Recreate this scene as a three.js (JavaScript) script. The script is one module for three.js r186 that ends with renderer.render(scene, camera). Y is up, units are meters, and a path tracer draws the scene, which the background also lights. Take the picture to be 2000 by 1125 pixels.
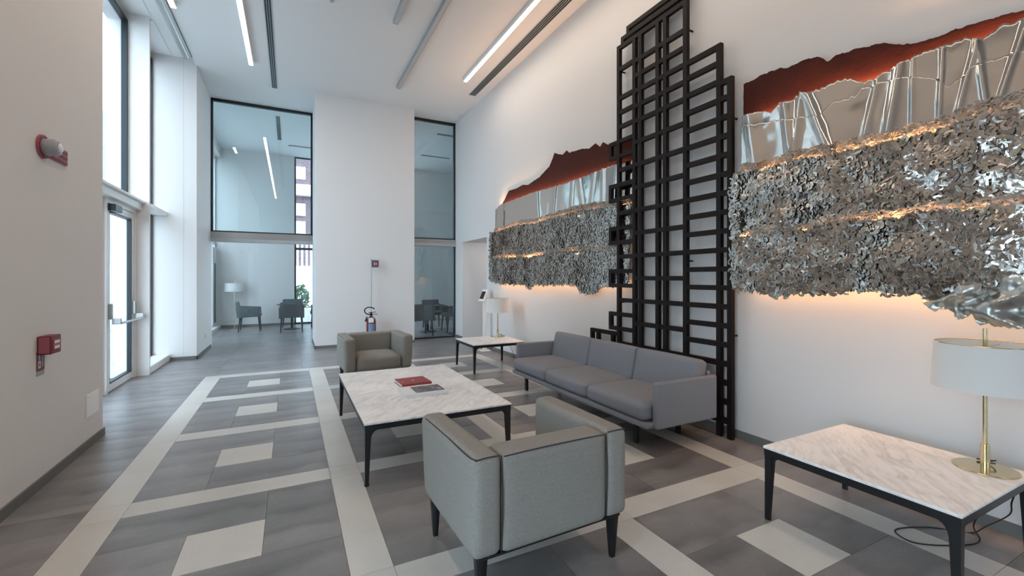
import * as THREE from 'three';
import { RoundedBoxGeometry } from 'three/addons/geometries/RoundedBoxGeometry.js';
import { mergeGeometries } from 'three/addons/utils/BufferGeometryUtils.js';
import { RectAreaLightUniformsLib } from 'three/addons/lights/RectAreaLightUniformsLib.js';

// ---------------------------------------------------------------- camera, sky, exposure
const scene = new THREE.Scene();
const camera = new THREE.PerspectiveCamera(2 * Math.atan(562.5 / 856.4) * 180 / Math.PI, 2000 / 1125, 0.05, 200);
camera.position.set(0, 1.25, 0);
const YAW = 26.78 * Math.PI / 180;
camera.lookAt(Math.sin(YAW), 1.25, -Math.cos(YAW));
camera.setViewOffset(2000, 1125, 0, 19.1, 2000, 1125);
const renderer = new THREE.WebGLRenderer();
renderer.toneMapping = THREE.LinearToneMapping;
renderer.toneMappingExposure = 1.06;
renderer.shadowMap.enabled = true;
RectAreaLightUniformsLib.init();
scene.background = new THREE.Color().setRGB(0.65, 0.83, 1.0);          // even overcast sky
scene.backgroundIntensity = 7.4;
const LED_WARM = new THREE.Color().setRGB(1.0, 0.80, 0.62);
const LED_AMBER = new THREE.Color().setRGB(1.0, 0.52, 0.22);
const CEILING_LED = 23;

// ---------------------------------------------------------------- helpers
let seed = 12345;
const rnd = () => { seed = (seed * 1664525 + 1013904223) >>> 0; return seed / 4294967296; };
const rr = (a, b) => a + (b - a) * rnd();
const lerp = (a, b, t) => a + (b - a) * t;
const clamp = (v, a, b) => Math.min(b, Math.max(a, v));
const hash = (x, y) => { let h = (x * 374761393 + y * 668265263) | 0; h = Math.imul(h ^ (h >>> 13), 1274126177); return ((h ^ (h >>> 16)) >>> 0) / 4294967296; };
function vnoise(x, y, per = 0) {
  const xi = Math.floor(x), yi = Math.floor(y), fx = x - xi, fy = y - yi, u = fx * fx * (3 - 2 * fx), v = fy * fy * (3 - 2 * fy);
  const m = (a) => per ? ((a % per) + per) % per : a;
  const a = hash(m(xi), m(yi)), b = hash(m(xi + 1), m(yi)), c = hash(m(xi), m(yi + 1)), d = hash(m(xi + 1), m(yi + 1));
  return lerp(lerp(a, b, u), lerp(c, d, u), v);
}
function fbm(x, y, per, oct = 4) { let s = 0, a = 0.5, t = 0; for (let i = 0; i < oct; i++) { s += a * vnoise(x, y, per); t += a; x *= 2; y *= 2; per *= 2; a *= 0.5; } return s / t; }
function dataTex(n, fn, srgb = true) {
  const d = new Uint8Array(n * n * 4);
  for (let j = 0; j < n; j++) for (let i = 0; i < n; i++) {
    const c = fn(i / n, j / n), o = (j * n + i) * 4;
    for (let k = 0; k < 3; k++) d[o + k] = clamp(Math.round((Array.isArray(c) ? c[k] : c) * 255), 0, 255);
    d[o + 3] = 255;
  }
  const t = new THREE.DataTexture(d, n, n); t.wrapS = t.wrapT = THREE.RepeatWrapping; t.magFilter = THREE.LinearFilter; t.minFilter = THREE.LinearMipmapLinearFilter; t.generateMipmaps = true;
  if (srgb) t.colorSpace = THREE.SRGBColorSpace; t.needsUpdate = true; return t;
}
const rgb = (r, g, b) => new THREE.Color().setRGB(r, g, b);
const mat = (c, rough = 0.6, o = {}) => new THREE.MeshStandardMaterial({ color: c, roughness: rough, ...o });
const phys = (o) => new THREE.MeshPhysicalMaterial(o);
const names = new Map();
function numbered(n) { const k = names.get(n) || 0; names.set(n, k + 1); return k ? `${n}_${String(k).padStart(3, '0')}` : n; }
function shade(o) { o.traverse((m) => { if (m.isMesh) { m.castShadow = true; m.receiveShadow = true; } }); return o; }
function mesh(name, geo, m, parent, pos, label) {
  const o = new THREE.Mesh(geo, m); o.name = name; o.castShadow = o.receiveShadow = true;
  if (pos) o.position.set(...pos);
  if (label) o.userData.label = label;
  parent.add(o); return o;
}
function thing(name, label, category, pos = [0, 0, 0], turn = 0, group) {
  const o = new THREE.Group(); o.name = numbered(name); o.position.set(...pos); o.rotation.y = turn;
  o.userData = { label, category }; if (group) o.userData.group = group; scene.add(o); return o;
}
function tag(o, label, category, group) { o.name = numbered(o.name); Object.assign(o.userData, { label, category }); if (group) o.userData.group = group; return o; }
function struct(name, geo, m, pos) { const o = mesh(numbered(name), geo, m, scene, pos); o.userData.kind = 'structure'; return o; }
function structGroup(name, pos = [0, 0, 0]) { const o = new THREE.Group(); o.name = name; o.position.set(...pos); o.userData.kind = 'structure'; scene.add(o); return o; }
// planar uv in metres, by the way each face points
function uvMetres(g, ou = 0, ov = 0) {
  g = g.index ? g.toNonIndexed() : g;
  const p = g.attributes.position, n = p.count, uv = new Float32Array(n * 2), a = new THREE.Vector3(), b = new THREE.Vector3(), c = new THREE.Vector3(), nn = new THREE.Vector3();
  for (let i = 0; i < n; i += 3) {
    a.fromBufferAttribute(p, i); b.fromBufferAttribute(p, i + 1); c.fromBufferAttribute(p, i + 2);
    nn.copy(b).sub(a).cross(c.clone().sub(a)); const x = Math.abs(nn.x), y = Math.abs(nn.y), z = Math.abs(nn.z);
    [a, b, c].forEach((v, k) => { const [s, t] = y >= x && y >= z ? [v.x, v.z] : x >= z ? [v.z, v.y] : [v.x, v.y]; uv[(i + k) * 2] = s + ou; uv[(i + k) * 2 + 1] = t + ov; });
  }
  g.setAttribute('uv', new THREE.BufferAttribute(uv, 2)); return g;
}
// box from low corner to high corner
function bx(x0, x1, y0, y1, z0, z1) { const g = new THREE.BoxGeometry(Math.abs(x1 - x0), Math.abs(y1 - y0), Math.abs(z1 - z0)); g.translate((x0 + x1) / 2, (y0 + y1) / 2, (z0 + z1) / 2); return g; }
function rbx(x0, x1, y0, y1, z0, z1, r = 0.004, seg = 2) { const g = new RoundedBoxGeometry(Math.abs(x1 - x0), Math.abs(y1 - y0), Math.abs(z1 - z0), seg, r); g.translate((x0 + x1) / 2, (y0 + y1) / 2, (z0 + z1) / 2); return g; }
const plain = (g) => { const h = g.index ? g.toNonIndexed() : g; for (const k of Object.keys(h.attributes)) if (!['position', 'normal', 'uv'].includes(k)) h.deleteAttribute(k); return h; };
const join = (...gs) => mergeGeometries(gs.flat().map(plain));
const tube = (pts, r, seg = 24, rad = 6) => new THREE.TubeGeometry(new THREE.CatmullRomCurve3(pts.map((p) => new THREE.Vector3(...p))), seg, r, rad, false);
const cyl = (r0, r1, h, x = 0, y = 0, z = 0, seg = 24) => new THREE.CylinderGeometry(r1, r0, h, seg).translate(x, y + h / 2, z);
// soft upholstered block: rounded box whose faces swell
function cushion(w, h, d, r, swell = [0, 0, 0], n = [14, 8, 14]) {
  const g = new THREE.BoxGeometry(w, h, d, ...n), p = g.attributes.position, v = new THREE.Vector3(), q = new THREE.Vector3();
  for (let i = 0; i < p.count; i++) {
    v.fromBufferAttribute(p, i);
    // spread the rows so that the rounding gets its share of vertices
    q.set(clamp(v.x, -w / 2 + r, w / 2 - r), clamp(v.y, -h / 2 + r, h / 2 - r), clamp(v.z, -d / 2 + r, d / 2 - r));
    const o = v.clone().sub(q); if (o.lengthSq() > 1e-12) { const m = Math.max(Math.abs(o.x), Math.abs(o.y), Math.abs(o.z)); o.normalize().multiplyScalar(Math.min(r, m * 1.0)); }
    const fx = 1 - (2 * v.x / w) ** 2, fy = 1 - (2 * v.y / h) ** 2, fz = 1 - (2 * v.z / d) ** 2;
    v.copy(q).add(o);
    v.x += swell[0] * Math.sign(v.x) * (Math.abs(v.x) > w / 2 - r * 1.01 ? fy * fz : 0);
    v.y += swell[1] * Math.sign(v.y) * (Math.abs(v.y) > h / 2 - r * 1.01 ? fx * fz : 0);
    v.z += swell[2] * Math.sign(v.z) * (Math.abs(v.z) > d / 2 - r * 1.01 ? fx * fy : 0);
    p.setXYZ(i, v.x, v.y, v.z);
  }
  return g;
}
function smoothN(g) { // weld by position, then smooth normals, keep uv in metres
  const key = new Map(), pos = [], idx = [], p = g.attributes.position, src = g.index ? g.index.array : [...Array(p.count).keys()];
  for (const i of src) { const k = [p.getX(i), p.getY(i), p.getZ(i)].map((a) => Math.round(a * 2e4)).join(); if (!key.has(k)) { key.set(k, pos.length / 3); pos.push(p.getX(i), p.getY(i), p.getZ(i)); } idx.push(key.get(k)); }
  const h = new THREE.BufferGeometry(); h.setAttribute('position', new THREE.Float32BufferAttribute(pos, 3)); h.setIndex(idx); h.computeVertexNormals(); return uvMetres(h);
}

// ---------------------------------------------------------------- materials
const T = {};
T.dark = [0, 1, 2].map((k) => dataTex(512, (u, v) => {
  const f = fbm(u * 5 + k * 7, v * 5, 5), s = fbm(u * 3 + k * 3, v * 18 + f * 2, 3, 4), g = vnoise(u * 256, v * 256, 256);
  const t = 0.50 + (f - 0.5) * 0.16 + (s - 0.5) * 0.14 + (g - 0.5) * 0.03; return [t * 1.01, t * 0.985, t * 0.985];
}));
T.light = [0, 1].map((k) => dataTex(512, (u, v) => {
  const f = fbm(u * 4 + k * 5, v * 4, 4), g = vnoise(u * 256, v * 256, 256), t = 0.80 + (f - 0.5) * 0.07 + (g - 0.5) * 0.025; return [t, t * 0.985, t * 0.955];
}));
T.marble = dataTex(1024, (u, v) => {
  const w = fbm(u * 4, v * 4, 4, 5), d = u + v, e = u - v;                      // veins run on the diagonal
  const s = fbm(d * 14 + w * 2.2, e * 3 + w, 0, 5), q = fbm(d * 30 + w * 3, e * 5, 0, 4);
  const vein = Math.pow(clamp(1 - Math.abs(s - 0.47) * 8, 0, 1), 2), fine = Math.pow(clamp(1 - Math.abs(q - 0.5) * 7, 0, 1), 2);
  const t = 0.95 - vein * 0.14 * w - fine * 0.06 - (w - 0.5) * 0.08; return [t, t * 0.994, t * 0.992];
});
T.weave = dataTex(256, (u, v) => { const g = hash(Math.floor(u * 256), Math.floor(v * 256)), h = vnoise(u * 96, v * 256, 0), t = 0.80 + (g - 0.5) * 0.18 + (h - 0.5) * 0.22; return [t, t, t * 0.985]; });
T.weaveBump = dataTex(256, (u, v) => 0.5 + 0.5 * Math.sin(u * 256 * Math.PI / 2) * Math.sin(v * 256 * Math.PI / 2) * 0.6 + (hash(Math.floor(u * 256), Math.floor(v * 256)) - 0.5) * 0.4, false);
T.plaster = dataTex(256, (u, v) => 0.5 + (fbm(u * 24, v * 24, 24, 3) - 0.5) * 0.6, false);
T.brick = dataTex(256, (u, v) => { const r = Math.floor(v * 16), x = (u * 8 + (r % 2) * 0.5) % 1, y = (v * 16) % 1, j = x < 0.05 || y < 0.1, t = hash(Math.floor(u * 8 + (r % 2) * 0.5), r); return j ? [0.55, 0.52, 0.52] : [0.36 + t * 0.10, 0.27 + t * 0.06, 0.29 + t * 0.06]; });
T.stone = dataTex(256, (u, v) => { const f = fbm(u * 6, v * 6, 6), t = 0.86 + (f - 0.5) * 0.10; return [t, t * 0.985, t * 0.96]; });
const rep = (t, n) => { const c = t.clone(); c.repeat.set(1 / n, 1 / n); c.needsUpdate = true; return c; };
const M = {};
M.wall = mat(rgb(0.755, 0.735, 0.72), 0.85, { bumpMap: rep(T.plaster, 0.5), bumpScale: 0.0006 });
M.ceil = mat(rgb(0.82, 0.82, 0.81), 0.9);
M.white = mat(rgb(0.80, 0.81, 0.80), 0.45);
M.base = mat(rgb(0.16, 0.16, 0.155), 0.6);
M.dark = T.dark.map((t) => mat(0xffffff, 0.30, { map: rep(t, 1.4) }));
M.light = T.light.map((t) => mat(0xffffff, 0.32, { map: rep(t, 1.1) }));
M.grout = mat(rgb(0.12, 0.11, 0.11), 0.8);
M.marble = phys({ color: 0xffffff, map: rep(T.marble, 1.25), roughness: 0.28 });
M.black = mat(rgb(0.012, 0.013, 0.015), 0.42, { metalness: 0.3 });
M.frameDark = mat(rgb(0.03, 0.036, 0.042), 0.4, { metalness: 0.5 });
M.steel = mat(rgb(0.42, 0.41, 0.40), 0.28, { metalness: 1 });
M.alu = mat(rgb(0.45, 0.47, 0.47), 0.4, { metalness: 0.7 });
M.chairCloth = mat(rgb(0.42, 0.395, 0.37), 0.95, { map: rep(T.weave, 0.18), bumpMap: rep(T.weaveBump, 0.12), bumpScale: 0.0006 });
M.sofaCloth = mat(rgb(0.36, 0.365, 0.42), 0.9, { map: rep(T.weave, 0.10), bumpMap: rep(T.weaveBump, 0.10), bumpScale: 0.0004 });
M.seam = mat(rgb(0.035, 0.035, 0.035), 0.9);
M.dining = mat(rgb(0.15, 0.185, 0.21), 0.8, { map: rep(T.weave, 0.12) });
M.tower = phys({ color: rgb(0.010, 0.0075, 0.0085), roughness: 0.6, specularIntensity: 0.45 });
M.brass = mat(rgb(0.72, 0.60, 0.36), 0.16, { metalness: 1 });
M.shadeCloth = phys({ color: rgb(0.86, 0.86, 0.84), roughness: 1, transmission: 0.22, thickness: 0 });
M.glass = phys({ color: rgb(0.97, 0.99, 0.99), roughness: 0, transmission: 1, thickness: 0, ior: 1.5 });
M.tint = phys({ color: rgb(0.93, 0.985, 0.99), roughness: 0, transmission: 1, thickness: 0, ior: 1.52 });
M.red = mat(rgb(0.16, 0.008, 0.016), 0.45);
M.redPale = mat(rgb(0.36, 0.085, 0.115), 0.5);
M.ledOff = mat(rgb(0.55, 0.57, 0.58), 0.6);
M.ledOn = new THREE.MeshStandardMaterial({ color: 0xffffff, emissive: rgb(1, 0.90, 0.80), emissiveIntensity: 5, roughness: 0.6 });
M.ledAmber = new THREE.MeshStandardMaterial({ color: 0xffffff, emissive: LED_AMBER, emissiveIntensity: 6, roughness: 0.6 });
M.copper = phys({ color: rgb(0.052, 0.010, 0.007), roughness: 0.62, metalness: 0.1, specularIntensity: 0.4, bumpMap: rep(T.plaster, 0.3), bumpScale: 0.002 });
M.mirror = mat(rgb(0.55, 0.52, 0.485), 0.09, { metalness: 1 });
M.hammer = mat(rgb(0.20, 0.19, 0.175), 0.25, { metalness: 1 });
M.flakeDull = mat(rgb(0.45, 0.40, 0.36), 0.55, { metalness: 0.55 });
M.flake = mat(rgb(0.47, 0.445, 0.415), 0.2, { metalness: 1 });
M.satin = mat(rgb(0.46, 0.47, 0.45), 0.34, { metalness: 1 });
M.stone = mat(rgb(0.42, 0.43, 0.44), 0.8, { map: rep(T.stone, 2) });
M.brick = mat(0xffffff, 0.9, { map: rep(T.brick, 2) });
M.pave = mat(rgb(0.34, 0.34, 0.345), 0.8);
M.leaf = mat(rgb(0.05, 0.11, 0.05), 0.6, { side: THREE.DoubleSide });

// ---------------------------------------------------------------- the setting
const XR = 3.13, XL = -1.335, YC = 4.54;
// floor: slab, then every tile of its pattern
const floor = struct('floor', join(bx(-2.05, 3.35, -0.2, -0.012, -9.66, 4.6)), M.grout);
const tileGeo = new Map();
function tile(name, x0, x1, z0, z1, mats, gap = 0.0016) {
  const w = x1 - x0 - gap, d = z1 - z0 - gap, k = `${w.toFixed(3)}_${d.toFixed(3)}`, v = Math.floor(rnd() * 3);
  const kk = k + '_' + v;
  if (!tileGeo.has(kk)) tileGeo.set(kk, uvMetres(new THREE.BoxGeometry(w, 0.012, d), v * 0.37, v * 0.53));
  const m = mats[Math.floor(rnd() * mats.length)];
  return mesh(name, tileGeo.get(kk), m, floor, [(x0 + x1) / 2, -0.006, (z0 + z1) / 2]);
}
const PX = 1.19, PZ = 1.197, HB = 0.088, BX0 = -0.878, BZ0 = -6.631, NR = 9;
for (let r = 0; r <= NR; r++) {
  const zb = BZ0 + r * PZ;
  for (let c = 0; c <= 3; c++) {
    const xb = BX0 + c * PX;
    tile('band_tile', xb - HB, xb + HB, zb - HB, zb + HB, M.light);
    if (r < NR) tile('band_tile', xb - HB, xb + HB, zb + HB, zb + PZ - HB, M.light);
    if (c < 3) tile('band_tile', xb + HB, xb + PX - HB, zb - HB, zb + HB, M.light);
    if (c < 3 && r < NR) {
      const x0 = xb + HB, x1 = xb + PX - HB, z0 = zb + HB, z1 = zb + PZ - HB, cx = (x0 + x1) / 2, cz = (z0 + z1) / 2, q = 0.1665;
      tile('inlay_tile', cx - q, cx + q, cz - q, cz + q, M.light);
      tile('floor_tile', x0, cx + q, z0, cz - q, M.dark);          // pinwheel of four round the inlay
      tile('floor_tile', cx + q, x1, z0, cz + q, M.dark);
      tile('floor_tile', cx - q, x1, cz + q, z1, M.dark);
      tile('floor_tile', x0, cx - q, cz - q, z1, M.dark);
    }
  }
}
const zFar = BZ0 - HB, xA = BX0 - HB, xB = BX0 + 3 * PX + HB;
for (let r = 0; r < NR; r++) { const z = BZ0 - HB + r * PZ; tile('floor_tile', z < -4.6 ? -1.86 : XL - 0.02, xA, z, z + PZ, M.dark); tile('floor_tile', xB, XR + 0.02, z, z + PZ, M.dark); }
for (let k = 0; k < 5; k++) for (let c = 0; c < 5; c++) { const z1 = zFar - k * 0.6, z0 = Math.max(z1 - 0.6, -9.66), x0 = -1.86 + c * 1.0, x1 = c === 4 ? XR + 0.02 : x0 + 1.0; if (z1 - z0 > 0.05) tile('floor_tile', x0, x1, z0, z1, M.dark); }

struct('ceiling', join(bx(-1.31, 3.35, YC, YC + 0.2, -9.64, 4.6)), M.ceil);
const soffit = struct('ceiling', join(bx(-2.05, -1.31, 4.62, 4.74, -8.35, -4.4)), M.ceil);
for (const [z0, z1] of [[-7.12, -5.9], [-8.22, -7.22]]) mesh('access_panel', bx(-1.84, -1.60, 4.612, 4.62, z0, z1), M.ceil, soffit);
// right wall with the doorway niche
struct('wall_right', uvMetres(join(bx(XR, XR + 0.2, 0, YC, -7.2, 4.6), bx(XR, XR + 0.2, 1.985, YC, -8.45, -7.2), bx(XR, XR + 0.2, 0, YC, -8.95, -8.45))), M.wall);
struct('wall_corridor', uvMetres(join(bx(XR + 0.2, 4.7, 0, 2.2, -8.65, -8.45), bx(XR + 0.2, 4.7, 0, 2.2, -7.2, -7.0), bx(4.7, 4.9, 0, 2.2, -8.65, -7.0), bx(XR + 0.2, 4.7, 1.985, 2.2, -8.45, -7.2))), M.wall);
struct('floor_corridor', uvMetres(bx(XR, 4.7, -0.1, 0, -8.45, -7.2)), M.dark[0]);
{
  const o = thing('corridor_downlight', 'round downlight in the ceiling of the corridor opening', 'ceiling light', [3.95, 1.985, -7.7]);
  mesh('trim_ring', cyl(0.07, 0.07, 0.008, 0, -0.008, 0, 24), M.white, o); mesh('lamp_disc', cyl(0.05, 0.05, 0.004, 0, -0.012, 0, 24), M.ledOn, o);
  const l = new THREE.PointLight(rgb(1, 0.90, 0.86), 0.45); l.position.set(3.95, 1.94, -7.7); l.castShadow = true; l.name = 'corridor_light'; scene.add(l);
}
// near left wall, returning to the glazed front
struct('wall_left', uvMetres(join(bx(-2.0, XL, 0, YC + 0.2, -4.58, -1.3), bx(-2.0, XL, 0, YC + 0.2, 1.3, 4.6), bx(-2.0, XL, 2.2, YC + 0.2, -1.3, 1.3))), M.wall);
// wall behind the viewer, with a wide window
struct('wall_front', uvMetres(join(bx(-2.0, 1.1, 0, YC + 0.2, 4.6, 4.8), bx(2.5, 3.35, 0, YC + 0.2, 4.6, 4.8), bx(1.1, 2.5, 2.5, YC + 0.2, 4.6, 4.8))), M.wall);
{
  const w = structGroup('door_2');
  mesh('pane', bx(1.16, 2.44, 0.06, 2.44, 4.698, 4.702), M.glass, w);
  mesh('frame', join(bx(1.1, 1.16, 0, 2.5, 4.66, 4.74), bx(2.44, 2.5, 0, 2.5, 4.66, 4.74), bx(1.76, 1.84, 0.06, 2.44, 4.66, 4.74), bx(1.16, 2.44, 0, 0.06, 4.66, 4.74), bx(1.16, 2.44, 2.44, 2.5, 4.66, 4.74)), M.white, w);
}
{
  const w = structGroup('window_6');
  mesh('pane', bx(-1.872, -1.868, 0.05, 2.16, -1.26, 1.26), M.glass, w);
  mesh('frame', join(frameBox(-1.90, -1.84, 0, 2.2, -1.3, 1.3, 0.05), bx(-1.90, -1.84, 0.05, 2.15, -0.03, 0.03)), M.frameDark, w);
}
// the column in front of the glass partitions
struct('wall_column', uvMetres(bx(0.39, 2.155, 0, YC, -9.7, -8.5)), M.wall);
// left pier between the window and the left partition
struct('wall_pier', uvMetres(join(bx(-2.05, -1.30, 0, 4.62, -9.72, -8.26))), M.wall);
struct('trim_1', bx(-1.466, -1.463, 0.05, 4.6, -8.262, -8.2585), mat(rgb(0.5, 0.5, 0.49), 0.7));
struct('wall_facade', uvMetres(join(bx(-2.05, -1.625, 0, 4.62, -7.19, -7.15), bx(-2.05, -1.88, 4.5, 4.74, -8.26, -4.58))), M.wall);
// baseboards
struct('baseboard_right', join(bx(XR - 0.012, XR, 0, 0.062, -7.2, 4.6), bx(XR - 0.012, XR, 0, 0.062, -8.9, -8.45)), M.base);
struct('baseboard_left', join(bx(XL, XL + 0.012, 0, 0.062, -4.58, -1.3), bx(XL - 0.3, XL + 0.012, 0, 0.062, -4.592, -4.58)), M.base);
struct('baseboard_back', join(bx(0.378, 2.167, 0, 0.05, -8.5, -8.488), bx(0.378, 0.39, 0, 0.05, -9.58, -8.488), bx(-1.3, -1.288, 0, 0.05, -9.58, -8.248), bx(-1.64, -1.288, 0, 0.05, -8.26, -8.248)), M.base);

// glazed front on the left
function frameBox(x0, x1, y0, y1, z0, z1, w) { return join(bx(x0, x1, y0, y1, z0, z0 + w), bx(x0, x1, y0, y1, z1 - w, z1), bx(x0, x1, y0, y0 + w, z0 + w, z1 - w), bx(x0, x1, y1 - w, y1, z0 + w, z1 - w)); }
{
  const w1 = structGroup('window_1');
  mesh('pane', bx(-1.872, -1.868, 2.25, 4.5, -7.13, -4.6), M.glass, w1);
  mesh('frame', frameBox(-1.90, -1.84, 2.22, 4.52, -7.15, -4.58, 0.032), M.frameDark, w1);
  mesh('transom', rbx(-1.95, -1.70, 2.12, 2.225, -7.15, -4.58, 0.008), M.white, w1);
  mesh('transom_lip', rbx(-1.95, -1.665, 2.205, 2.235, -7.15, -4.58, 0.006), M.white, w1);
  const w2 = structGroup('window_2');
  mesh('pane', bx(-1.872, -1.868, 0.12, 4.5, -8.24, -7.21), M.glass, w2);
  mesh('frame', join(frameBox(-1.89, -1.84, 0.10, 2.2, -8.26, -7.19, 0.03), frameBox(-1.89, -1.84, 2.24, 4.52, -8.26, -7.19, 0.03)), M.frameDark, w2);
  mesh('transom', rbx(-1.95, -1.66, 2.19, 2.245, -8.26, -7.19, 0.006), M.white, w2);
  mesh('sill', rbx(-1.95, -1.63, 0, 0.10, -8.26, -7.19, 0.012), M.white, w2);
  const w3 = structGroup('window_3');
  mesh('pane', bx(-1.822, -1.818, 0.05, 2.1, -6.1, -4.6), M.glass, w3);
  mesh('frame', frameBox(-1.85, -1.79, 0, 2.12, -6.14, -4.58, 0.05), M.white, w3);
  const d = structGroup('door_1');
  mesh('jamb', join(bx(-1.86, -1.76, 0, 2.12, -7.15, -7.105), bx(-1.86, -1.76, 0, 2.12, -6.185, -6.14), bx(-1.86, -1.76, 2.07, 2.12, -7.105, -6.185)), M.white, d);
  mesh('leaf_frame', frameBox(-1.825, -1.77, 0.012, 2.065, -7.10, -6.19, 0.075), M.white, d);
  mesh('gasket', frameBox(-1.815, -1.772, 0.085, 1.992, -7.027, -6.263, 0.022), M.frameDark, d);
  mesh('pane', bx(-1.80, -1.796, 0.1, 1.975, -7.01, -6.28), M.glass, d);
  mesh('closer', rbx(-1.77, -1.70, 1.985, 2.06, -6.42, -6.2, 0.008), M.frameDark, d);
  const pb = mesh('push_bar', join(new THREE.CylinderGeometry(0.014, 0.014, 0.86, 12).rotateX(Math.PI / 2).translate(-1.665, 0.755, -6.68)), M.steel, d);
  for (const z of [-6.24, -7.06]) mesh('bracket', join(rbx(-1.77, -1.735, 0.80, 0.97, z - 0.022, z + 0.022, 0.01), rbx(-1.74, -1.66, 0.745, 0.81, z - 0.011, z + 0.011, 0.008)), M.alu, d);
  void pb;
}
// left glass partition and right glass partition
function partition(name, x0, x1, z, yb0, yb1) {
  const w = structGroup(name);
  mesh('pane', bx(x0 + 0.03, x1 - 0.03, yb1 + 0.02, YC - 0.04, z - 0.005, z + 0.005), M.tint, w);
  mesh('pane', bx(x0 + 0.02, x1 - 0.02, 0.01, yb0, z - 0.005, z + 0.005), name === 'window_4' ? M.glass : M.tint, w);
  mesh('frame', join(bx(x0, x0 + 0.035, yb1, YC, z - 0.03, z + 0.03), bx(x1 - 0.035, x1, yb1, YC, z - 0.03, z + 0.03), bx(x0, x1, YC - 0.05, YC, z - 0.03, z + 0.03), bx(x0, x1, yb1, yb1 + 0.025, z - 0.03, z + 0.03)), M.frameDark, w);
  mesh('beam', rbx(x0, x1, yb0, yb1, z - 0.06, z + 0.06, 0.004), M.steel, w);
  mesh('beam_lip', rbx(x0, x1, yb0 - 0.012, yb0 + 0.05, z - 0.05, z + 0.075, 0.004), M.alu, w);
  if (name === 'window_5') mesh('side_frame', join(bx(x1 - 0.035, x1, 0, yb0, z - 0.03, z + 0.03), bx(x0, x1, 0, 0.03, z - 0.02, z + 0.02)), M.frameDark, w);
}
partition('window_4', -1.30, 0.39, -9.62, 1.93, 2.10);
partition('window_5', 2.155, 3.13, -8.9, 1.93, 2.06);

// room behind the partitions
struct('floor_back', uvMetres(bx(-2.0, 5.9, -0.2, -0.001, -13.4, -9.66)), M.dark[1]);
struct('floor_back', uvMetres(bx(3.35, 5.9, -0.2, -0.001, -9.66, -8.95)), M.dark[1]);
struct('ceiling_back', bx(-2.0, 5.9, YC, YC + 0.2, -13.4, -9.64), M.ceil);
struct('ceiling_back', bx(3.35, 5.9, YC, YC + 0.2, -9.64, -8.7), M.ceil);
struct('wall_back', uvMetres(join(bx(-2.0, 0.09, 0, YC, -13.4, -13.2), bx(3.2, 5.9, 0, YC, -13.4, -13.2))), M.wall);
struct('wall_back_right', uvMetres(join(bx(5.7, 5.9, 0, YC, -13.2, -8.7), bx(3.33, 5.7, 0, YC, -8.9, -8.7))), M.wall);
struct('wall_back_left', uvMetres(join(bx(-1.9, -1.57, 4.3, YC, -13.2, -9.7), bx(-1.9, -1.57, 0, 0.08, -13.2, -9.7))), M.wall);
{
  const w = structGroup('window_7');
  mesh('pane', bx(-1.735, -1.73, 0.1, 4.28, -13.18, -9.74), M.glass, w);
  mesh('frame', join(frameBox(-1.77, -1.69, 0.08, 4.3, -13.2, -9.72, 0.06), bx(-1.77, -1.69, 0.14, 4.24, -12.3, -12.22), bx(-1.77, -1.69, 0.14, 4.24, -11.3, -11.22), bx(-1.77, -1.69, 2.1, 2.18, -13.14, -9.78)), M.white, w);
  mesh('side_panel', bx(-1.70, -1.66, 0.08, 2.0, -13.19, -12.55), M.white, w); mesh('slot_grille', bx(-1.66, -1.652, 0.16, 1.62, -12.98, -12.78), M.frameDark, w);
  const v = structGroup('window_8');
  mesh('pane', bx(0.09, 3.2, 0.05, YC - 0.02, -13.292, -13.288), M.glass, v);
  mesh('frame', join(bx(0.09, 0.13, 0, YC, -13.32, -13.26), bx(3.16, 3.2, 0, YC, -13.32, -13.26), bx(0.13, 3.16, 0, 0.05, -13.32, -13.26), bx(0.13, 3.16, YC - 0.04, YC, -13.32, -13.26), bx(0.13, 3.16, 2.02, 2.08, -13.32, -13.26), bx(1.6, 1.64, 0.05, YC, -13.32, -13.26)), M.frameDark, v);
}
struct('baseboard_far', bx(-1.57, 0.09, 0, 0.06, -13.2, -13.188), M.base);

// outside: paving, the pale building across, the brick block behind
struct('ground', bx(-40, 45, -0.35, -0.2, -60, 30), M.pave);
{
  const g = thing('stone_building', 'pale stone clad building seen through the glazed exit door', 'building', [-7.5, -0.2, -9]);
  mesh('wall', uvMetres(bx(-4, 0, 0, 9.0, -40, 4)), M.stone, g);
  for (let r = 0; r < 6; r++) for (let c = 0; c < 18; c++) mesh('cladding_panel', bx(0, 0.03, 0.02 + r * 1.45, 1.44 + r * 1.45, -39.9 + c * 2.4, -37.53 + c * 2.4), M.stone, g);
  for (const z of [-26, -18, -5.5, 1.2]) { const w = mesh('window', bx(0.03, 0.07, 2.0, 4.2, z - 0.6, z + 0.6), M.white, g); mesh('window_pane', bx(0.07, 0.075, 2.1, 4.1, z - 0.5, z + 0.5), M.frameDark, w); }
}
{
  const g = thing('brick_building', 'brown brick apartment block with white windows and balcony band beyond the far window', 'building', [0, -0.2, -30]);
  mesh('wall', uvMetres(bx(-6, 8, 0, 14, -6, 0)), M.brick, g);
  const win = (x, y0, y1) => { const w = mesh('window', bx(x, x + 0.62, y0, y1, 0, 0.06), M.white, g); mesh('window_pane', bx(x + 0.08, x + 0.54, y0 + 0.1, y1 - 0.1, 0.06, 0.07), M.alu, w); };
  for (const x of [-1.8, 0.2, 2.2, 4.2]) for (const y of [4.2, 5.3, 7.55, 9.8]) win(x, y, y + 0.75);
  mesh('balcony_band', bx(-6, 8, 6.5, 7.15, 0, 0.5), M.white, g);
}
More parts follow.
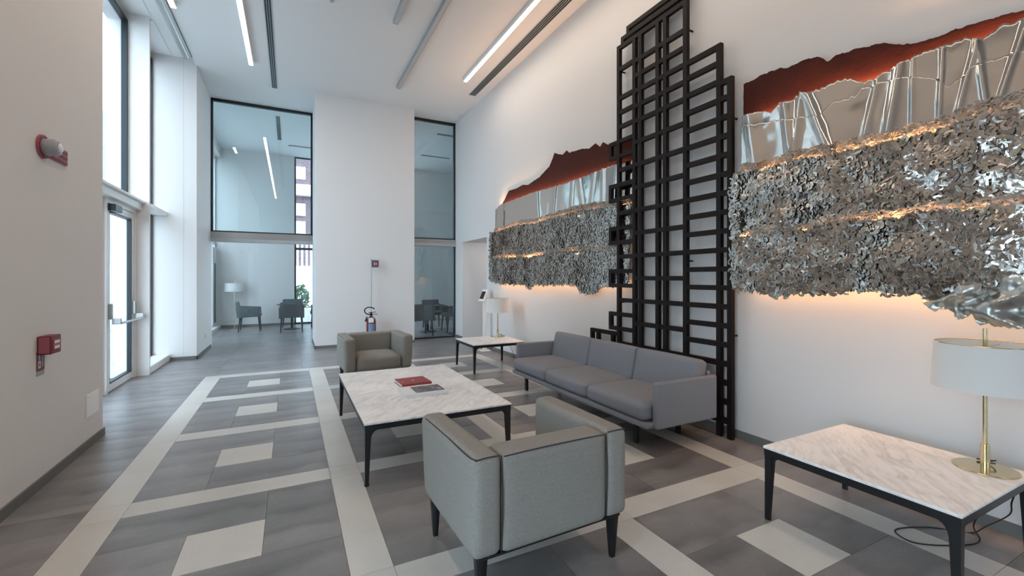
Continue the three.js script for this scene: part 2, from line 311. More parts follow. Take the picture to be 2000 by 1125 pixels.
{
  const g = thing('picket_fence', 'white slatted fence on a low wall outside the far window', 'fence', [0.9, -0.2, -20]);
  mesh('wall', bx(-3, 3, 0, 1.95, -0.15, 0.15), M.white, g);
  for (let k = 0; k < 34; k++) mesh('slat', bx(-2.9 + k * 0.17, -2.82 + k * 0.17, 1.95, 3.1, -0.02, 0.02), M.white, g);
  mesh('rail', bx(-3, 3, 2.98, 3.04, -0.05, -0.02), M.white, g);
}
function bush(name, label, pos, rx, ry, n, s) {
  const g = thing(name, label, 'shrub', pos);
  const gs = [];
  for (let i = 0; i < n; i++) {
    const a = rr(0, 6.283), e = Math.acos(rr(-1, 1)), q = Math.cbrt(rr(0.25, 1)), l = rr(0.6, 1.2) * s;
    const leaf = new THREE.ConeGeometry(l * 0.35, l, 4).scale(1, 1, 0.25).rotateZ(rr(-2, 2)).rotateY(rr(0, 6.28));
    leaf.translate(Math.cos(a) * Math.sin(e) * rx * q, ry * 1.05 + Math.cos(e) * ry * q, Math.sin(a) * Math.sin(e) * rx * q); gs.push(leaf);
  }
  const f = mesh('foliage', join(gs), M.leaf, g); f.userData.kind = 'stuff';
  mesh('stem', cyl(0.03, 0.02, ry * 1.1), M.tower, g);
}
bush('garden_shrub', 'dark green rounded shrub standing before the slatted fence', [0.32, -0.2, -17], 0.26, 0.62, 420, 0.12);
bush('garden_shrub', 'low light shrub beside the rounded one outside the far window', [0.85, -0.2, -16.6], 0.3, 0.3, 260, 0.1);
tag(mesh('planter_wall', rbx(-1.5, 3.5, -0.2, 0.28, -15.9, -15.6, 0.02), M.white, scene), 'low white planter wall outside the far window', 'planter');

// ---------------------------------------------------------------- ceiling fittings
function ledBar(name, label, x, z0, z1, lit, group) {
  const o = thing(name, label, 'ceiling light', [x, YC, (z0 + z1) / 2], 0, group), L = z1 - z0;
  mesh('housing', join(bx(-0.032, 0.032, -0.012, 0, -L / 2, L / 2), bx(-0.032, -0.027, -0.06, -0.012, -L / 2, L / 2), bx(0.027, 0.032, -0.06, -0.012, -L / 2, L / 2), bx(-0.027, 0.027, -0.06, -0.012, -L / 2, -L / 2 + 0.006), bx(-0.027, 0.027, -0.06, -0.012, L / 2 - 0.006, L / 2)), lit ? M.white : M.alu, o);
  mesh('diffuser', bx(-0.027, 0.027, lit ? -0.066 : -0.058, -0.03, -L / 2 + 0.007, L / 2 - 0.007), lit ? M.ledOn : M.ledOff, o);
  if (lit) { const l = new THREE.RectAreaLight(LED_WARM, CEILING_LED, 0.054, L); l.position.set(x, YC - 0.07, (z0 + z1) / 2); l.rotation.set(-Math.PI / 2, 0, 0); l.name = 'led_light'; scene.add(l); }
}
ledBar('led_bar', 'glowing linear light along the ceiling toward the glazed front', -0.535, -7.72, 0.8, true, 'linear ceiling lights');
ledBar('led_bar', 'glowing linear light along the ceiling beside the art wall', 2.56, -6.78, 0.8, true, 'linear ceiling lights');
ledBar('led_bar', 'long unlit linear light on the ceiling before the column', 1.64, -7.56, -1.2, false, 'linear ceiling lights');
ledBar('led_bar', 'shorter unlit linear light on the mid ceiling', 1.19, -5.65, -1.0, false, 'linear ceiling lights');
ledBar('led_bar', 'short glowing linear light next to the blind casing', -1.25, -6.5, -5.95, true, 'linear ceiling lights');
function slotVent(label, x0, x1, z0, z1, n) {
  const o = thing('slot_diffuser', label, 'air vent', [(x0 + x1) / 2, YC, (z0 + z1) / 2], 0, 'slot air diffusers'), w = x1 - x0, d = z1 - z0, long = d > w;
  mesh('slot_box', bx(-w / 2, w / 2, -0.003, 0, -d / 2, d / 2), M.black, o);
  for (let k = 0; k <= n; k++) { const t = -0.5 + k / n; mesh('blade', long ? bx(t * w - 0.004, t * w + 0.004, -0.009, -0.003, -d / 2, d / 2) : bx(-w / 2, w / 2, -0.009, -0.003, t * d - 0.004, t * d + 0.004), M.alu, o); }
}
slotVent('dark slot air diffuser between the left light and the column', -0.285, -0.21, -8.62, -1.0, 3);
slotVent('dark slot air diffuser along the edge of the art wall', 2.85, 2.965, -7.36, -1.0, 4);
slotVent('dark slot air diffuser on the ceiling of the room behind the left glass', -0.27, -0.20, -11.8, -10.1, 3);
slotVent('short slot air diffuser near the right glass in the back room', 2.98, 3.9, -9.72, -9.64, 2);
slotVent('thin slot air diffuser deep in the back room ceiling', 3.1, 3.9, -11.56, -11.5, 1);
slotVent('thin cross slot in the back room ceiling before the far window', -0.05, 0.9, -12.2, -12.14, 1);
{
  const o = thing('ceiling_hatch', 'flush white access hatch in the ceiling corner above the right glass', 'hatch', [2.85, YC, -8.42]);
  mesh('frame', join(bx(-0.23, 0.23, -0.006, 0, -0.14, -0.13), bx(-0.23, 0.23, -0.006, 0, 0.13, 0.14), bx(-0.23, -0.22, -0.006, 0, -0.13, 0.13), bx(0.22, 0.23, -0.006, 0, -0.13, 0.13)), M.white, o);
  mesh('panel', bx(-0.215, 0.215, -0.004, 0, -0.125, 0.125), M.ceil, o);
  const s = thing('smoke_detector', 'small round detector on the ceiling before the column', 'detector', [0.43, YC, -5.55]);
  mesh('base', cyl(0.04, 0.045, 0.02, 0, -0.02, 0), M.white, s); mesh('sensor', cyl(0.02, 0.03, 0.025, 0, -0.045, 0), M.alu, s);
  const b = thing('blind_casing', 'long grey roller blind casing under the ceiling edge by the glazed front', 'blind', [-1.37, 4.5, -6.3]);
  mesh('casing', rbx(-0.055, 0.055, 0.005, 0.12, -1.72, 1.72, 0.012), M.alu, b); mesh('roller', new THREE.CylinderGeometry(0.03, 0.03, 3.3, 16).rotateX(Math.PI / 2).translate(0, 0.02, 0), M.steel, b);
}

// ---------------------------------------------------------------- lattice tower
{
  const XF = 3.03, TW = 0.041, TD = 0.037;
  const t = thing('lattice_tower', 'tall dark stepped lattice tower standing against the white wall behind the sofa', 'sculpture', [XF, 0, -2.9]);
  const OZ = -2.9;
  const V = (z, y0, y1) => mesh('upright', bx(0, TD, y0, y1, z - OZ, z + TW - OZ), M.tower, t);
  const Hh = (yt, z0, z1) => mesh('crossbar', bx(0.001, TD - 0.001, yt - TW, yt, z0 - OZ, z1 - OZ), M.tower, t);
  const B = [-3.585, -3.352, -3.268, -3.044, -2.952, -2.723, -2.39, -2.293], G = (k) => 1.344 + 0.149 * k;
  V(B[0], 0, 3.657); for (const k of [1, 2, 3, 4]) V(B[k], 0, 3.62); V(B[5], 0, 3.796); V(B[6], 0, G(12) - 0.017); V(B[7], 0, G(10) - 0.02);
  const seg = (y, a, b) => Hh(y, B[a] + TW, B[b]);
  // stepped head
  Hh(3.657, B[0] + TW, B[5]); Hh(3.726, -3.522, B[5]); V(-3.522, 3.657, 3.69); Hh(3.796, -3.44, B[5]); V(-3.44, 3.726, 3.76);
  for (let k = -8; k <= 14; k++) { if (k !== 13) seg(G(k), 0, 1); }
  const main = [1.27 - 0.2235 * 5, 1.27 - 0.2235 * 4, 1.27 - 0.2235 * 3, 1.27 - 0.2235 * 2, 1.27 - 0.2235, 1.27, 1.493, 1.717, 1.94, 2.164, 2.388, 2.611, 2.82, 2.969, 3.118, 3.267, 3.416];
  for (const y of main) for (const [a, b] of [[1, 2], [2, 3], [3, 4], [4, 5]]) seg(y, a, b);
  for (let k = -8; k <= 12; k++) { seg(k === 12 ? G(12) - 0.017 : G(k), 5, 6); if (k <= 10) seg(k === 10 ? G(10) - 0.02 : G(k), 6, 7); }
  for (const k of [9, 6, 3, 0, -3]) { Hh(G(k), -3.714, B[0]); Hh(G(k - 1), -3.714, B[0]); V(-3.714, G(k - 1) - TW * 0 , G(k) - TW); }
  Hh(0.69, -4.037, B[0]); V(-4.037, 0, 0.654); V(-3.93, 0, 0.654); V(-3.68, 0, 0.654); Hh(0.36, -4.0, -3.93); Hh(0.36, -3.894, -3.68);
  for (const [z, y] of [[-3.58, 3.4], [-3.58, 1.0], [-2.715, 3.4], [-2.715, 1.4], [-2.29, 2.5], [-2.29, 0.8]]) mesh('wall_bracket', bx(TD, XR - XF, y - 0.006, y + 0.006, z + 0.006 - OZ, z + 0.018 - OZ), M.tower, t);
}

// ---------------------------------------------------------------- metal wall reliefs
const A = {
  R0: [[-2.211, 2.741], [-2.129, 2.736], [-2.058, 2.747], [-1.91, 2.74], [-1.872, 2.718], [-1.774, 2.728], [-1.659, 2.703], [-1.609, 2.649], [-1.562, 2.669], [-1.461, 2.658], [-1.312, 2.627], [-1.227, 2.578], [-1.138, 2.551], [-1.062, 2.543], [-0.998, 2.549], [-0.897, 2.539], [-0.81, 2.532], [-0.756, 2.514], [-0.5, 2.56], [-0.2, 2.64], [0.6, 2.7]],
  R1: [[-2.195, 2.472], [-2.052, 2.475], [-1.957, 2.436], [-1.892, 2.478], [-1.817, 2.469], [-1.745, 2.486], [-1.665, 2.473], [-1.536, 2.487], [-1.466, 2.475], [-1.39, 2.422], [-1.335, 2.421], [-1.215, 2.453], [-1.089, 2.471], [-0.954, 2.468], [-0.882, 2.433], [-0.833, 2.465], [-0.744, 2.462], [0.6, 2.45]],
  R1b: [[-2.191, 2.404], [-1.99, 2.374], [-1.757, 2.33], [-1.637, 2.302], [-1.562, 2.358], [-1.432, 2.355], [-1.404, 2.388], [-1.244, 2.377], [-1.155, 2.36], [-1.063, 2.303], [-1.006, 2.242], [-0.965, 2.268], [-0.905, 2.311], [-0.742, 2.311], [0.6, 2.3]],
  R2: [[-2.177, 2.039], [-1.964, 2.019], [-1.775, 2.038], [-1.501, 2.022], [-1.147, 2.02], [-0.972, 2.028], [-0.932, 2.052], [0.6, 2.04]],
  R3: [[-2.137, 1.55], [-1.951, 1.571], [-1.673, 1.562], [-1.511, 1.588], [-1.289, 1.587], [-1.171, 1.582], [-1.098, 1.605], [-0.882, 1.584], [-0.722, 1.604], [0.6, 1.59]],
  R3b: [[-2.151, 1.167], [-2.015, 1.164], [-1.829, 1.128], [-1.694, 1.167], [-1.59, 1.153], [-1.473, 1.178], [-1.4, 1.164], [-1.314, 1.191], [-1.225, 1.169], [-1.062, 1.179], [-0.956, 1.19], [-0.87, 1.217], [-0.829, 1.202], [-0.722, 1.243], [0.6, 1.2]],
  R4b: [[-1.125, 1.2], [-1.101, 1.136], [-1.059, 1.084], [-0.992, 1.089], [-0.947, 1.04], [-0.903, 1.069], [-0.891, 1.028], [-0.821, 1.023], [-0.733, 1.016], [-0.5, 1.0], [-0.2, 1.05], [0.0, 1.13]],
  L0: [[-6.569, 2.458], [-6.292, 2.653], [-6.005, 2.639], [-5.843, 2.659], [-5.663, 2.624], [-5.327, 2.675], [-5.063, 2.764], [-4.938, 2.908], [-4.741, 2.837], [-4.654, 2.871], [-4.591, 2.824], [-4.313, 2.803], [-4.182, 2.769], [-4.064, 2.797], [-3.983, 2.738], [-3.919, 2.776], [-3.825, 2.71], [-3.44, 2.685]],
  L1: [[-6.688, 2.39], [-6.463, 2.452], [-5.935, 2.46], [-5.286, 2.468], [-4.702, 2.447], [-4.243, 2.455], [-3.763, 2.469], [-3.44, 2.453]],
  L2: [[-6.711, 2.006], [-6.481, 2.012], [-5.837, 2.048], [-5.336, 2.017], [-4.818, 2.043], [-4.304, 2.056], [-3.868, 2.031], [-3.44, 2.002]],
  L3: [[-6.66, 1.564], [-6.426, 1.583], [-5.405, 1.551], [-4.753, 1.585], [-4.246, 1.587], [-3.816, 1.561], [-3.44, 1.571]],
  L3b: [[-6.66, 1.24], [-6.522, 1.186], [-6.271, 1.163], [-5.553, 1.159], [-5.454, 1.091], [-5.264, 1.163], [-4.915, 1.157], [-4.525, 1.182], [-4.348, 1.155], [-4.297, 1.088], [-4.117, 1.066], [-3.962, 1.098], [-3.903, 1.162], [-3.705, 1.174], [-3.44, 1.195]],
};
function at(line, z) { if (z <= line[0][0]) return line[0][1]; for (let i = 1; i < line.length; i++) if (z <= line[i][0]) return lerp(line[i - 1][1], line[i][1], (z - line[i - 1][0]) / (line[i][0] - line[i - 1][0])); return line[line.length - 1][1]; }
const jag = (z, a, k) => (vnoise(z * 55, k) - 0.5) * a + (vnoise(z * 140, k + 9) - 0.5) * a * 0.7;
// a bent metal sheet 3 mm thick facing the room (-x); tops and bottoms follow torn outlines
function sheet(z0, z1, top, bottom, x, disp, nz, ny, jt, jb, k) {
  const pos = [], idx = [], id = (s, i, j) => s * (nz + 1) * (ny + 1) + i * (ny + 1) + j;
  for (let s = 0; s < 2; s++) for (let i = 0; i <= nz; i++) {
    const z = lerp(z0, z1, i / nz), yt = top(z) + jag(z, jt, k), yb = bottom(z) + jag(z, jb, k + 31);
    for (let j = 0; j <= ny; j++) { const y = lerp(yb, yt, j / ny), side = jt * 0.5 * (i === 0 || i === nz ? (vnoise(y * 40, k + 5) - 0.5) : 0); pos.push(x - disp(z, y) + s * 0.003, y, z + side); }
  }
  const q = (a, b, c, d) => idx.push(a, b, c, a, c, d);
  for (let i = 0; i < nz; i++) for (let j = 0; j < ny; j++) { q(id(0, i, j), id(0, i + 1, j), id(0, i + 1, j + 1), id(0, i, j + 1)); q(id(1, i, j), id(1, i, j + 1), id(1, i + 1, j + 1), id(1, i + 1, j)); }
  for (let i = 0; i < nz; i++) { q(id(0, i, ny), id(0, i + 1, ny), id(1, i + 1, ny), id(1, i, ny)); q(id(0, i, 0), id(1, i, 0), id(1, i + 1, 0), id(0, i + 1, 0)); }
  for (let j = 0; j < ny; j++) { q(id(0, 0, j), id(0, 0, j + 1), id(1, 0, j + 1), id(1, 0, j)); q(id(0, nz, j), id(1, nz, j), id(1, nz, j + 1), id(0, nz, j + 1)); }
  const g = new THREE.BufferGeometry(); g.setAttribute('position', new THREE.Float32BufferAttribute(pos, 3)); g.setIndex(idx); g.computeVertexNormals();
  return g;
}
const uvSheet = (g) => { const p = g.attributes.position, u = new Float32Array(p.count * 2); for (let i = 0; i < p.count; i++) { u[i * 2] = p.getZ(i); u[i * 2 + 1] = p.getY(i); } g.setAttribute('uv', new THREE.BufferAttribute(u, 2)); return g; };
// curled, jigsaw-like flakes cut from the same metal
const flakeShapes = [0, 1, 2, 3, 4].map((k) => {
  const n = 7, L = 0.036 + k * 0.004, bend = [1.6, -1.9, 2.6, -0.6, 3.2][k], left = [], right = [];
  let x = 0, y = 0, a = -bend / 2;
  for (let i = 0; i < n; i++) { const w = 0.0058 * (0.75 + 0.6 * hash(k * 13 + i, 5)) * (i === 0 || i === n - 1 ? 0.7 : 1); left.push([x - Math.sin(a) * w, y + Math.cos(a) * w]); right.push([x + Math.sin(a) * w, y - Math.cos(a) * w]); x += Math.cos(a) * L / (n - 1); y += Math.sin(a) * L / (n - 1); a += bend / (n - 1); }
  const pts = [...left, ...right.reverse()].map(([p, q]) => new THREE.Vector2(p - x / 2, q - y / 2));
  const g = new THREE.ExtrudeGeometry(new THREE.Shape(pts), { depth: 0.0016, bevelEnabled: false, steps: 1 }); g.deleteAttribute('uv');
  const p = g.attributes.position; for (let i = 0; i < p.count; i++) p.setZ(i, p.getZ(i) + 1.2 * (p.getX(i) ** 2) - 1.5 * (p.getY(i) ** 2));
  g.computeVertexNormals(); return g;
});
function flakes(parent, z0, z1, top, bottom, x, n, big, lift, m = M.flake, flat = 0.10) {
  const per = Math.floor(n / flakeShapes.length), o = new THREE.Object3D(), c = new THREE.Color();
  for (const g of flakeShapes) {
    const im = new THREE.InstancedMesh(g, m, per); im.name = 'metal_flakes'; im.userData.kind = 'stuff'; im.castShadow = im.receiveShadow = true;
    for (let i = 0; i < per; i++) {
      const z = rr(z0, z1), t = top(z), b = bottom(z), y = lerp(b, t, rnd()), s = big * rr(0.7, 1.5);
      o.position.set(x(z, y) - rr(0.002, lift), y, z);
      { const e = 0.01, sz = (x(z + e, y) - x(z - e, y)) / (2 * e), sy = (x(z, y + e) - x(z, y - e)) / (2 * e); o.rotation.set(0, -Math.PI / 2, 0); o.rotateX(-Math.atan(sy) + rr(-flat, flat)); o.rotateY(-Math.atan(sz) + rr(-flat, flat)); } o.rotateZ(m === M.flake ? rr(0, 6.283) : rr(-0.4, 0.4)); o.scale.set(s, s, s); o.updateMatrix(); im.setMatrixAt(i, o.matrix);
      const v = rr(0.6, 1.15); c.setRGB(v, v * rr(0.96, 1.0), v * rr(0.9, 1.0)); im.setColorAt(i, c);
    }
    parent.add(im);
  }
}
function artStrip(parent, z0, z1, y, x, up, power) { // x is a function of z: the strip follows the sheet it hides behind
  const n = 4;
  for (let k = 0; k < n; k++) {
    const a = lerp(z0, z1, k / n), b = lerp(z0, z1, (k + 1) / n), xm = x((a + b) / 2), L = b - a;
    mesh('led_strip', bx(xm - 0.003, xm + 0.003, up ? y - 0.01 : y, up ? y : y + 0.01, a, b), M.ledAmber, parent);
    const l = new THREE.RectAreaLight(LED_AMBER, power, 0.006, L); l.position.set(xm, y + (up ? 0.003 : -0.003), (a + b) / 2); l.rotation.set(up ? Math.PI / 2 : -Math.PI / 2, 0, 0); l.name = 'art_led_light'; scene.add(l);
  }
}
// X: distance of each layer's plane from the room's axis; bulge(z) lets a panel swell into the room
function relief(label, K, z0, z1, dens, ridges, X, bulge) {
  const o = thing('metal_wall_relief', label, 'wall art'), l = (n) => (z) => at(A[K + n], z), amp = K === 'L' ? 0.45 : 1;
  const soft = (z, y) => (fbm(z * 3 + 7, y * 3, 0, 3) - 0.5) * 0.02 * amp;
  const N = Math.round((z1 - z0) * 110), bb = (k) => (z) => bulge(z) * k;
  mesh('copper_sheet', uvSheet(sheet(z0, z1, l('0'), (z) => 2.3, X[0], (z, y) => (fbm(z * 9, y * 7, 0, 3) - 0.5) * 0.012 * amp, N, 12, 0.008, 0, 1)), M.copper, o, null, 'dark red copper sheet along the torn top edge');
  const buckle = (z, y) => { let d = bb(0.4)(z) + soft(z, y) + 0.010 * amp * Math.sin(z * 6.3 + y * 2) * Math.sin(z * 2.1); for (const [rz, k, w, a] of ridges) { const t = (z - rz - k * (y - 2.2)) / w; d += a * amp * Math.exp(-t * t); } return d; };
  mesh('mirror_sheet', sheet(z0 + 0.02, z1, l('1'), (z) => 1.93, X[1], buckle, N * 2, 40, 0.012, 0, 2), M.mirror, o, null, 'polished buckled metal sheet');
  if (K === 'R') mesh('mirror_sheet', sheet(z0 + 0.02, z1, l('1b'), (z) => 1.93, X[1] - 0.009, buckle, N * 2, 36, 0.010, 0, 3), M.mirror, o, null, 'polished buckled metal sheet with cracked upper edge');
  const rough = (k, b) => (z, y) => bb(b)(z) + ((fbm(z * 5 + k, y * 6, 0, 2) - 0.5) * 0.045 + 0.012 * Math.sin(z * 4 + k)) * amp;
  mesh('hammered_band', sheet(z0, z1, l('2'), (z) => 1.50, X[2], rough(3, 0.7), N * 2, 60, 0.02, 0, 4), M.hammer, o);
  mesh('hammered_band', sheet(z0 + 0.015, z1, l('3'), l('3b'), X[3], rough(8, 1), N * 2, 56, 0.022, 0.03, 5), M.hammer, o);
  const len = z1 - z0, lift = 0.010 * (0.4 + 0.6 * amp);
  flakes(o, z0 + 0.01, z1 - 0.01, (z) => at(A[K + '2'], z) - 0.012, (z) => at(A[K + '3'], z) - 0.03, (z, y) => X[2] - rough(3, 0.7)(z, y), len * dens, 0.85, lift);
  flakes(o, z0 + 0.01, z1 - 0.01, (z) => at(A[K + '3'], z) - 0.012, (z) => at(A[K + '3b'], z) - 0.008, (z, y) => X[3] - rough(8, 1)(z, y), len * dens, 0.85, lift);
  flakes(o, z0 + 0.02, z1 - 0.01, (z) => at(A[K + '2'], z) + 0.07, (z) => at(A[K + '2'], z) + 0.005, (z, y) => X[1] - 0.008 - buckle(z, y), len * dens * 0.5, 0.6, lift * 0.6, M.flakeDull, 0.4);
  flakes(o, z0 + 0.02, z1 - 0.01, (z) => at(A[K + '3'], z) + 0.045, (z) => at(A[K + '3'], z) - 0.01, (z, y) => X[2] - rough(3, 0.7)(z, y) - 0.006, len * dens * 0.32, 0.6, lift * 0.6, M.flakeDull, 0.4);
  flakes(o, z0 - 0.01, z0 + 0.05, () => 2.0, () => 1.2, (z) => X[2] - bb(0.8)(z), dens * 0.2, 0.9, 0.04);
  if (K === 'R') mesh('ruffled_sheet', sheet(-1.125, 0.0, (z) => 1.27, (z) => at(A.R4b, z), X[3] + 0.022, (z, y) => 0.022 * Math.sin(z * 30 + 2 * Math.sin(y * 30)) * clamp((1.27 - y) / 0.12, 0, 1) + (fbm(z * 14, y * 10, 0, 3) - 0.5) * 0.05, 240, 40, 0.012, 0.016, 7), M.satin, o, null, 'ruffled metal hem with scalloped lower edge');
  const mid = (p, q, kp, kq) => (z) => ((p - bulge(z) * kp) + (q - bulge(z) * kq)) / 2 + 0.002;
  artStrip(o, z0 + 0.12, z1 - 0.05, 2.405, mid(X[0], X[1], 0, 0.4), true, 300);
  artStrip(o, z0 + 0.06, z1 - 0.05, 2.0, mid(X[1], X[2], 0.4, 0.7), true, 190);
  artStrip(o, z0 + 0.06, z1 - 0.05, 1.548, mid(X[2], X[3], 0.7, 1), true, 170);
  artStrip(o, z0 + 0.08, z1 - 0.08, 1.25, (z) => lerp(X[3] - bulge(z), XR, 0.55), false, 105);
  for (const z of [z0 + 0.3, (z0 + z1) / 2, z1 - 0.3]) { mesh('wall_batten', bx(X[2] + 0.02, XR, 1.6, 1.66, z - 0.03, z + 0.03), M.alu, o); mesh('wall_batten', bx(X[1] + 0.02, XR, 2.2, 2.26, z - 0.03, z + 0.03), M.alu, o); }
}
relief('polished metal relief with jagged peaked copper top, between lattice tower and corridor opening', 'L', -6.70, -3.44, 1300, [[-6.3, 0.1, 0.05, 0.012], [-5.3, -0.1, 0.05, 0.014], [-4.9, 0.15, 0.04, 0.014], [-4.5, 0.1, 0.03, 0.014], [-4.3, -0.2, 0.035, 0.016], [-4.1, 0.2, 0.03, 0.014], [-3.9, 0, 0.03, 0.014], [-3.7, 0.1, 0.03, 0.012]], [3.122, 3.102, 3.085, 3.072], (z) => 0.12 * clamp((-4.1 - z) / 2.5, 0, 1));
relief('polished metal relief with ruffled lower hem, above the low table with the large lamp', 'R', -2.20, 0.6, 2100, [[-2.08, -0.15, 0.05, 0.02], [-1.83, -0.1, 0.03, 0.018], [-1.78, 0.1, 0.025, 0.012], [-1.62, -0.35, 0.03, 0.020], [-1.36, 0.2, 0.02, 0.010], [-1.25, 0.15, 0.028, 0.018], [-1.16, 0.02, 0.012, 0.007], [-1.04, 0.03, 0.012, 0.008], [-0.95, 0.2, 0.014, 0.008], [-0.88, -0.1, 0.015, 0.009], [-0.8, 0.25, 0.014, 0.009], [-0.5, 0, 0.03, 0.015], [-0.1, 0, 0.03, 0.015]], [3.098, 3.052, 3.0, 2.955], () => 0);

// ---------------------------------------------------------------- seating
function taperLeg(h, t0, t1) { // square leg, t0 wide at the top, t1 at the foot
  const g = new THREE.CylinderGeometry(t0 / Math.SQRT2, t1 / Math.SQRT2, h, 4, 1).rotateY(Math.PI / 4); return g.translate(0, h / 2, 0);
}
function armchair(label, m, pos, turn) {
  const o = thing('armchair', label, 'armchair', pos, turn, 'grey upholstered armchairs');
  const W = 0.745, D = 0.63, y0 = 0.205, y1 = 0.59, t = 0.122;                // local: faces -z
  for (const s of [-1, 1]) {
    const g = cushion(t, y1 - y0, D, 0.034, [0.006, 0.0, 0.006], [12, 22, 26]), p = g.attributes.position;
    for (let i = 0; i < p.count; i++) { const f = clamp(-p.getZ(i) / D + 0.5, 0, 1), top = clamp(p.getY(i) / (y1 - y0) + 0.5, 0, 1); p.setX(i, p.getX(i) - s * 0.0 + s * 0.012 * f * top); p.setZ(i, p.getZ(i) + 0.02 * f * (1 - top)); }
    const arm = mesh('arm', smoothN(g), m, o, [s * (W - t) / 2, (y0 + y1) / 2, 0]);
    const xo = s * (t / 2 - 0.010), yt = (y1 - y0) / 2 - 0.010, zb = D / 2 - 0.009;
    mesh('piping', join(tube([[xo + s * 0.010, yt, -D / 2 + 0.06], [xo + s * 0.005, yt, 0], [xo, yt, zb - 0.01], [xo - s * 0.01, yt, zb]], 0.0026, 20), tube([[xo, yt, zb], [xo - s * 0.04, yt + 0.003, zb + 0.001], [-s * (t / 2 - 0.012), yt + 0.002, zb + 0.001]], 0.0026, 12), tube([[-s * (t / 2 - 0.004), yt, zb - 0.001], [-s * (t / 2 - 0.002), 0, zb + 0.006], [-s * (t / 2 - 0.004), -yt, zb - 0.002]], 0.0026, 16)), M.seam, arm);
  }
  const wb = W - 2 * t - 0.002;
  const back = mesh('backrest', smoothN(cushion(wb + 0.006, y1 - y0 - 0.006, 0.14, 0.024, [0, 0.0, 0.008], [18, 20, 12])), m, o, [0, (y0 + y1) / 2 - 0.002, D / 2 - 0.07]);
  mesh('piping', tube([[-wb / 2 + 0.006, 0.180, 0.0635], [-wb / 4, 0.1835, 0.0652], [wb / 4, 0.1835, 0.0652], [wb / 2 - 0.006, 0.180, 0.0635]], 0.0026, 24), M.seam, back);
  mesh('seat_cushion', smoothN(cushion(wb - 0.002, 0.165, D - 0.15, 0.045, [0, 0.016, 0.006], [18, 12, 18])), m, o, [0, 0.292, -0.07]);
  mesh('seat_base', rbx(-W / 2 + t, W / 2 - t, y0, 0.235, -D / 2 + 0.03, D / 2 - 0.03, 0.01), m, o);
  mesh('frame', join(bx(-W / 2 + 0.03, W / 2 - 0.03, y0 - 0.009, y0, -D / 2 + 0.03, D / 2 - 0.02)), M.black, o);
  for (const sx of [-1, 1]) for (const sz of [-1, 1]) {
    const leg = mesh('leg', taperLeg(y0 - 0.008, 0.042, 0.02), M.black, o, [sx * (W / 2 - 0.05), 0.003, sz * (D / 2 - 0.05)]);
    mesh('glide', cyl(0.011, 0.011, 0.004, 0, -0.003, 0, 10), M.alu, leg);
  }
  return o;
}
armchair('grey wool armchair with its back to the viewer, in front of the large marble table', M.chairCloth, [0.956, 0, -1.81], 0.028);
armchair('grey wool armchair facing the viewer across the large marble table, in front of the column', M.chairCloth, [0.885, 0, -5.40], Math.PI + 0.05);

{ // three-seat sofa: faces -x
  const o = thing('sofa', 'blue grey three seat sofa with thin arms in front of the lattice tower', 'sofa', [2.58, 0, -3.33]);
  const Z0 = -1.07, Z1 = 1.067, X0 = -0.31, X1 = 0.31;
  const edges = [Z0 + 0.055, Z0 + 0.735, Z0 + 1.405, Z1 - 0.055];
  mesh('base', smoothN(cushion(0.66, 0.05, Z1 - Z0 - 0.06, 0.018, [0, 0, 0], [12, 4, 20])), M.sofaCloth, o, [-0.045, 0.215, (Z0 + Z1) / 2]);
  for (let k = 0; k < 3; k++) {
    const w = edges[k + 1] - edges[k] - 0.006, zc = (edges[k] + edges[k + 1]) / 2;
    const sc = mesh('seat_cushion', smoothN(cushion(0.58, 0.125, w, 0.042, [0.008, 0.018, 0.002], [18, 8, 18])), M.sofaCloth, o, [-0.095, 0.302, zc]);
    void sc;
    const g = cushion(0.12, 0.31, w, 0.034, [0.012, 0.004, 0.002], [8, 14, 18]); g.rotateZ(-0.20);
    mesh('back_cushion', smoothN(g), M.sofaCloth, o, [0.195, 0.475, zc]);
  }
  mesh('back_panel', rbx(0.262, 0.295, 0.19, 0.54, Z0 + 0.05, Z1 - 0.05, 0.012, 3), M.sofaCloth, o);
  for (const [z, s] of [[Z0, 1], [Z1, -1]]) { const g = rbx(X0, X1 - 0.005, 0.19, 0.517, Math.min(z, z + s * 0.05), Math.max(z, z + s * 0.05), 0.016, 3); mesh('arm', uvMetres(g), M.sofaCloth, o); }
  mesh('underframe', join(bx(-0.24, 0.22, 0.17, 0.19, -0.98, -0.95), bx(-0.24, 0.22, 0.17, 0.19, 0.76, 0.79), bx(-0.22, -0.19, 0.17, 0.19, -0.95, 0.76), bx(0.17, 0.2, 0.17, 0.19, -0.95, 0.76)), M.black, o);
  for (const x of [-0.23, 0.21]) for (const z of [-0.965, 0.775]) mesh('leg', join(bx(x - 0.012, x + 0.012, 0, 0.17, z - 0.02, z + 0.02)), M.black, o);
}

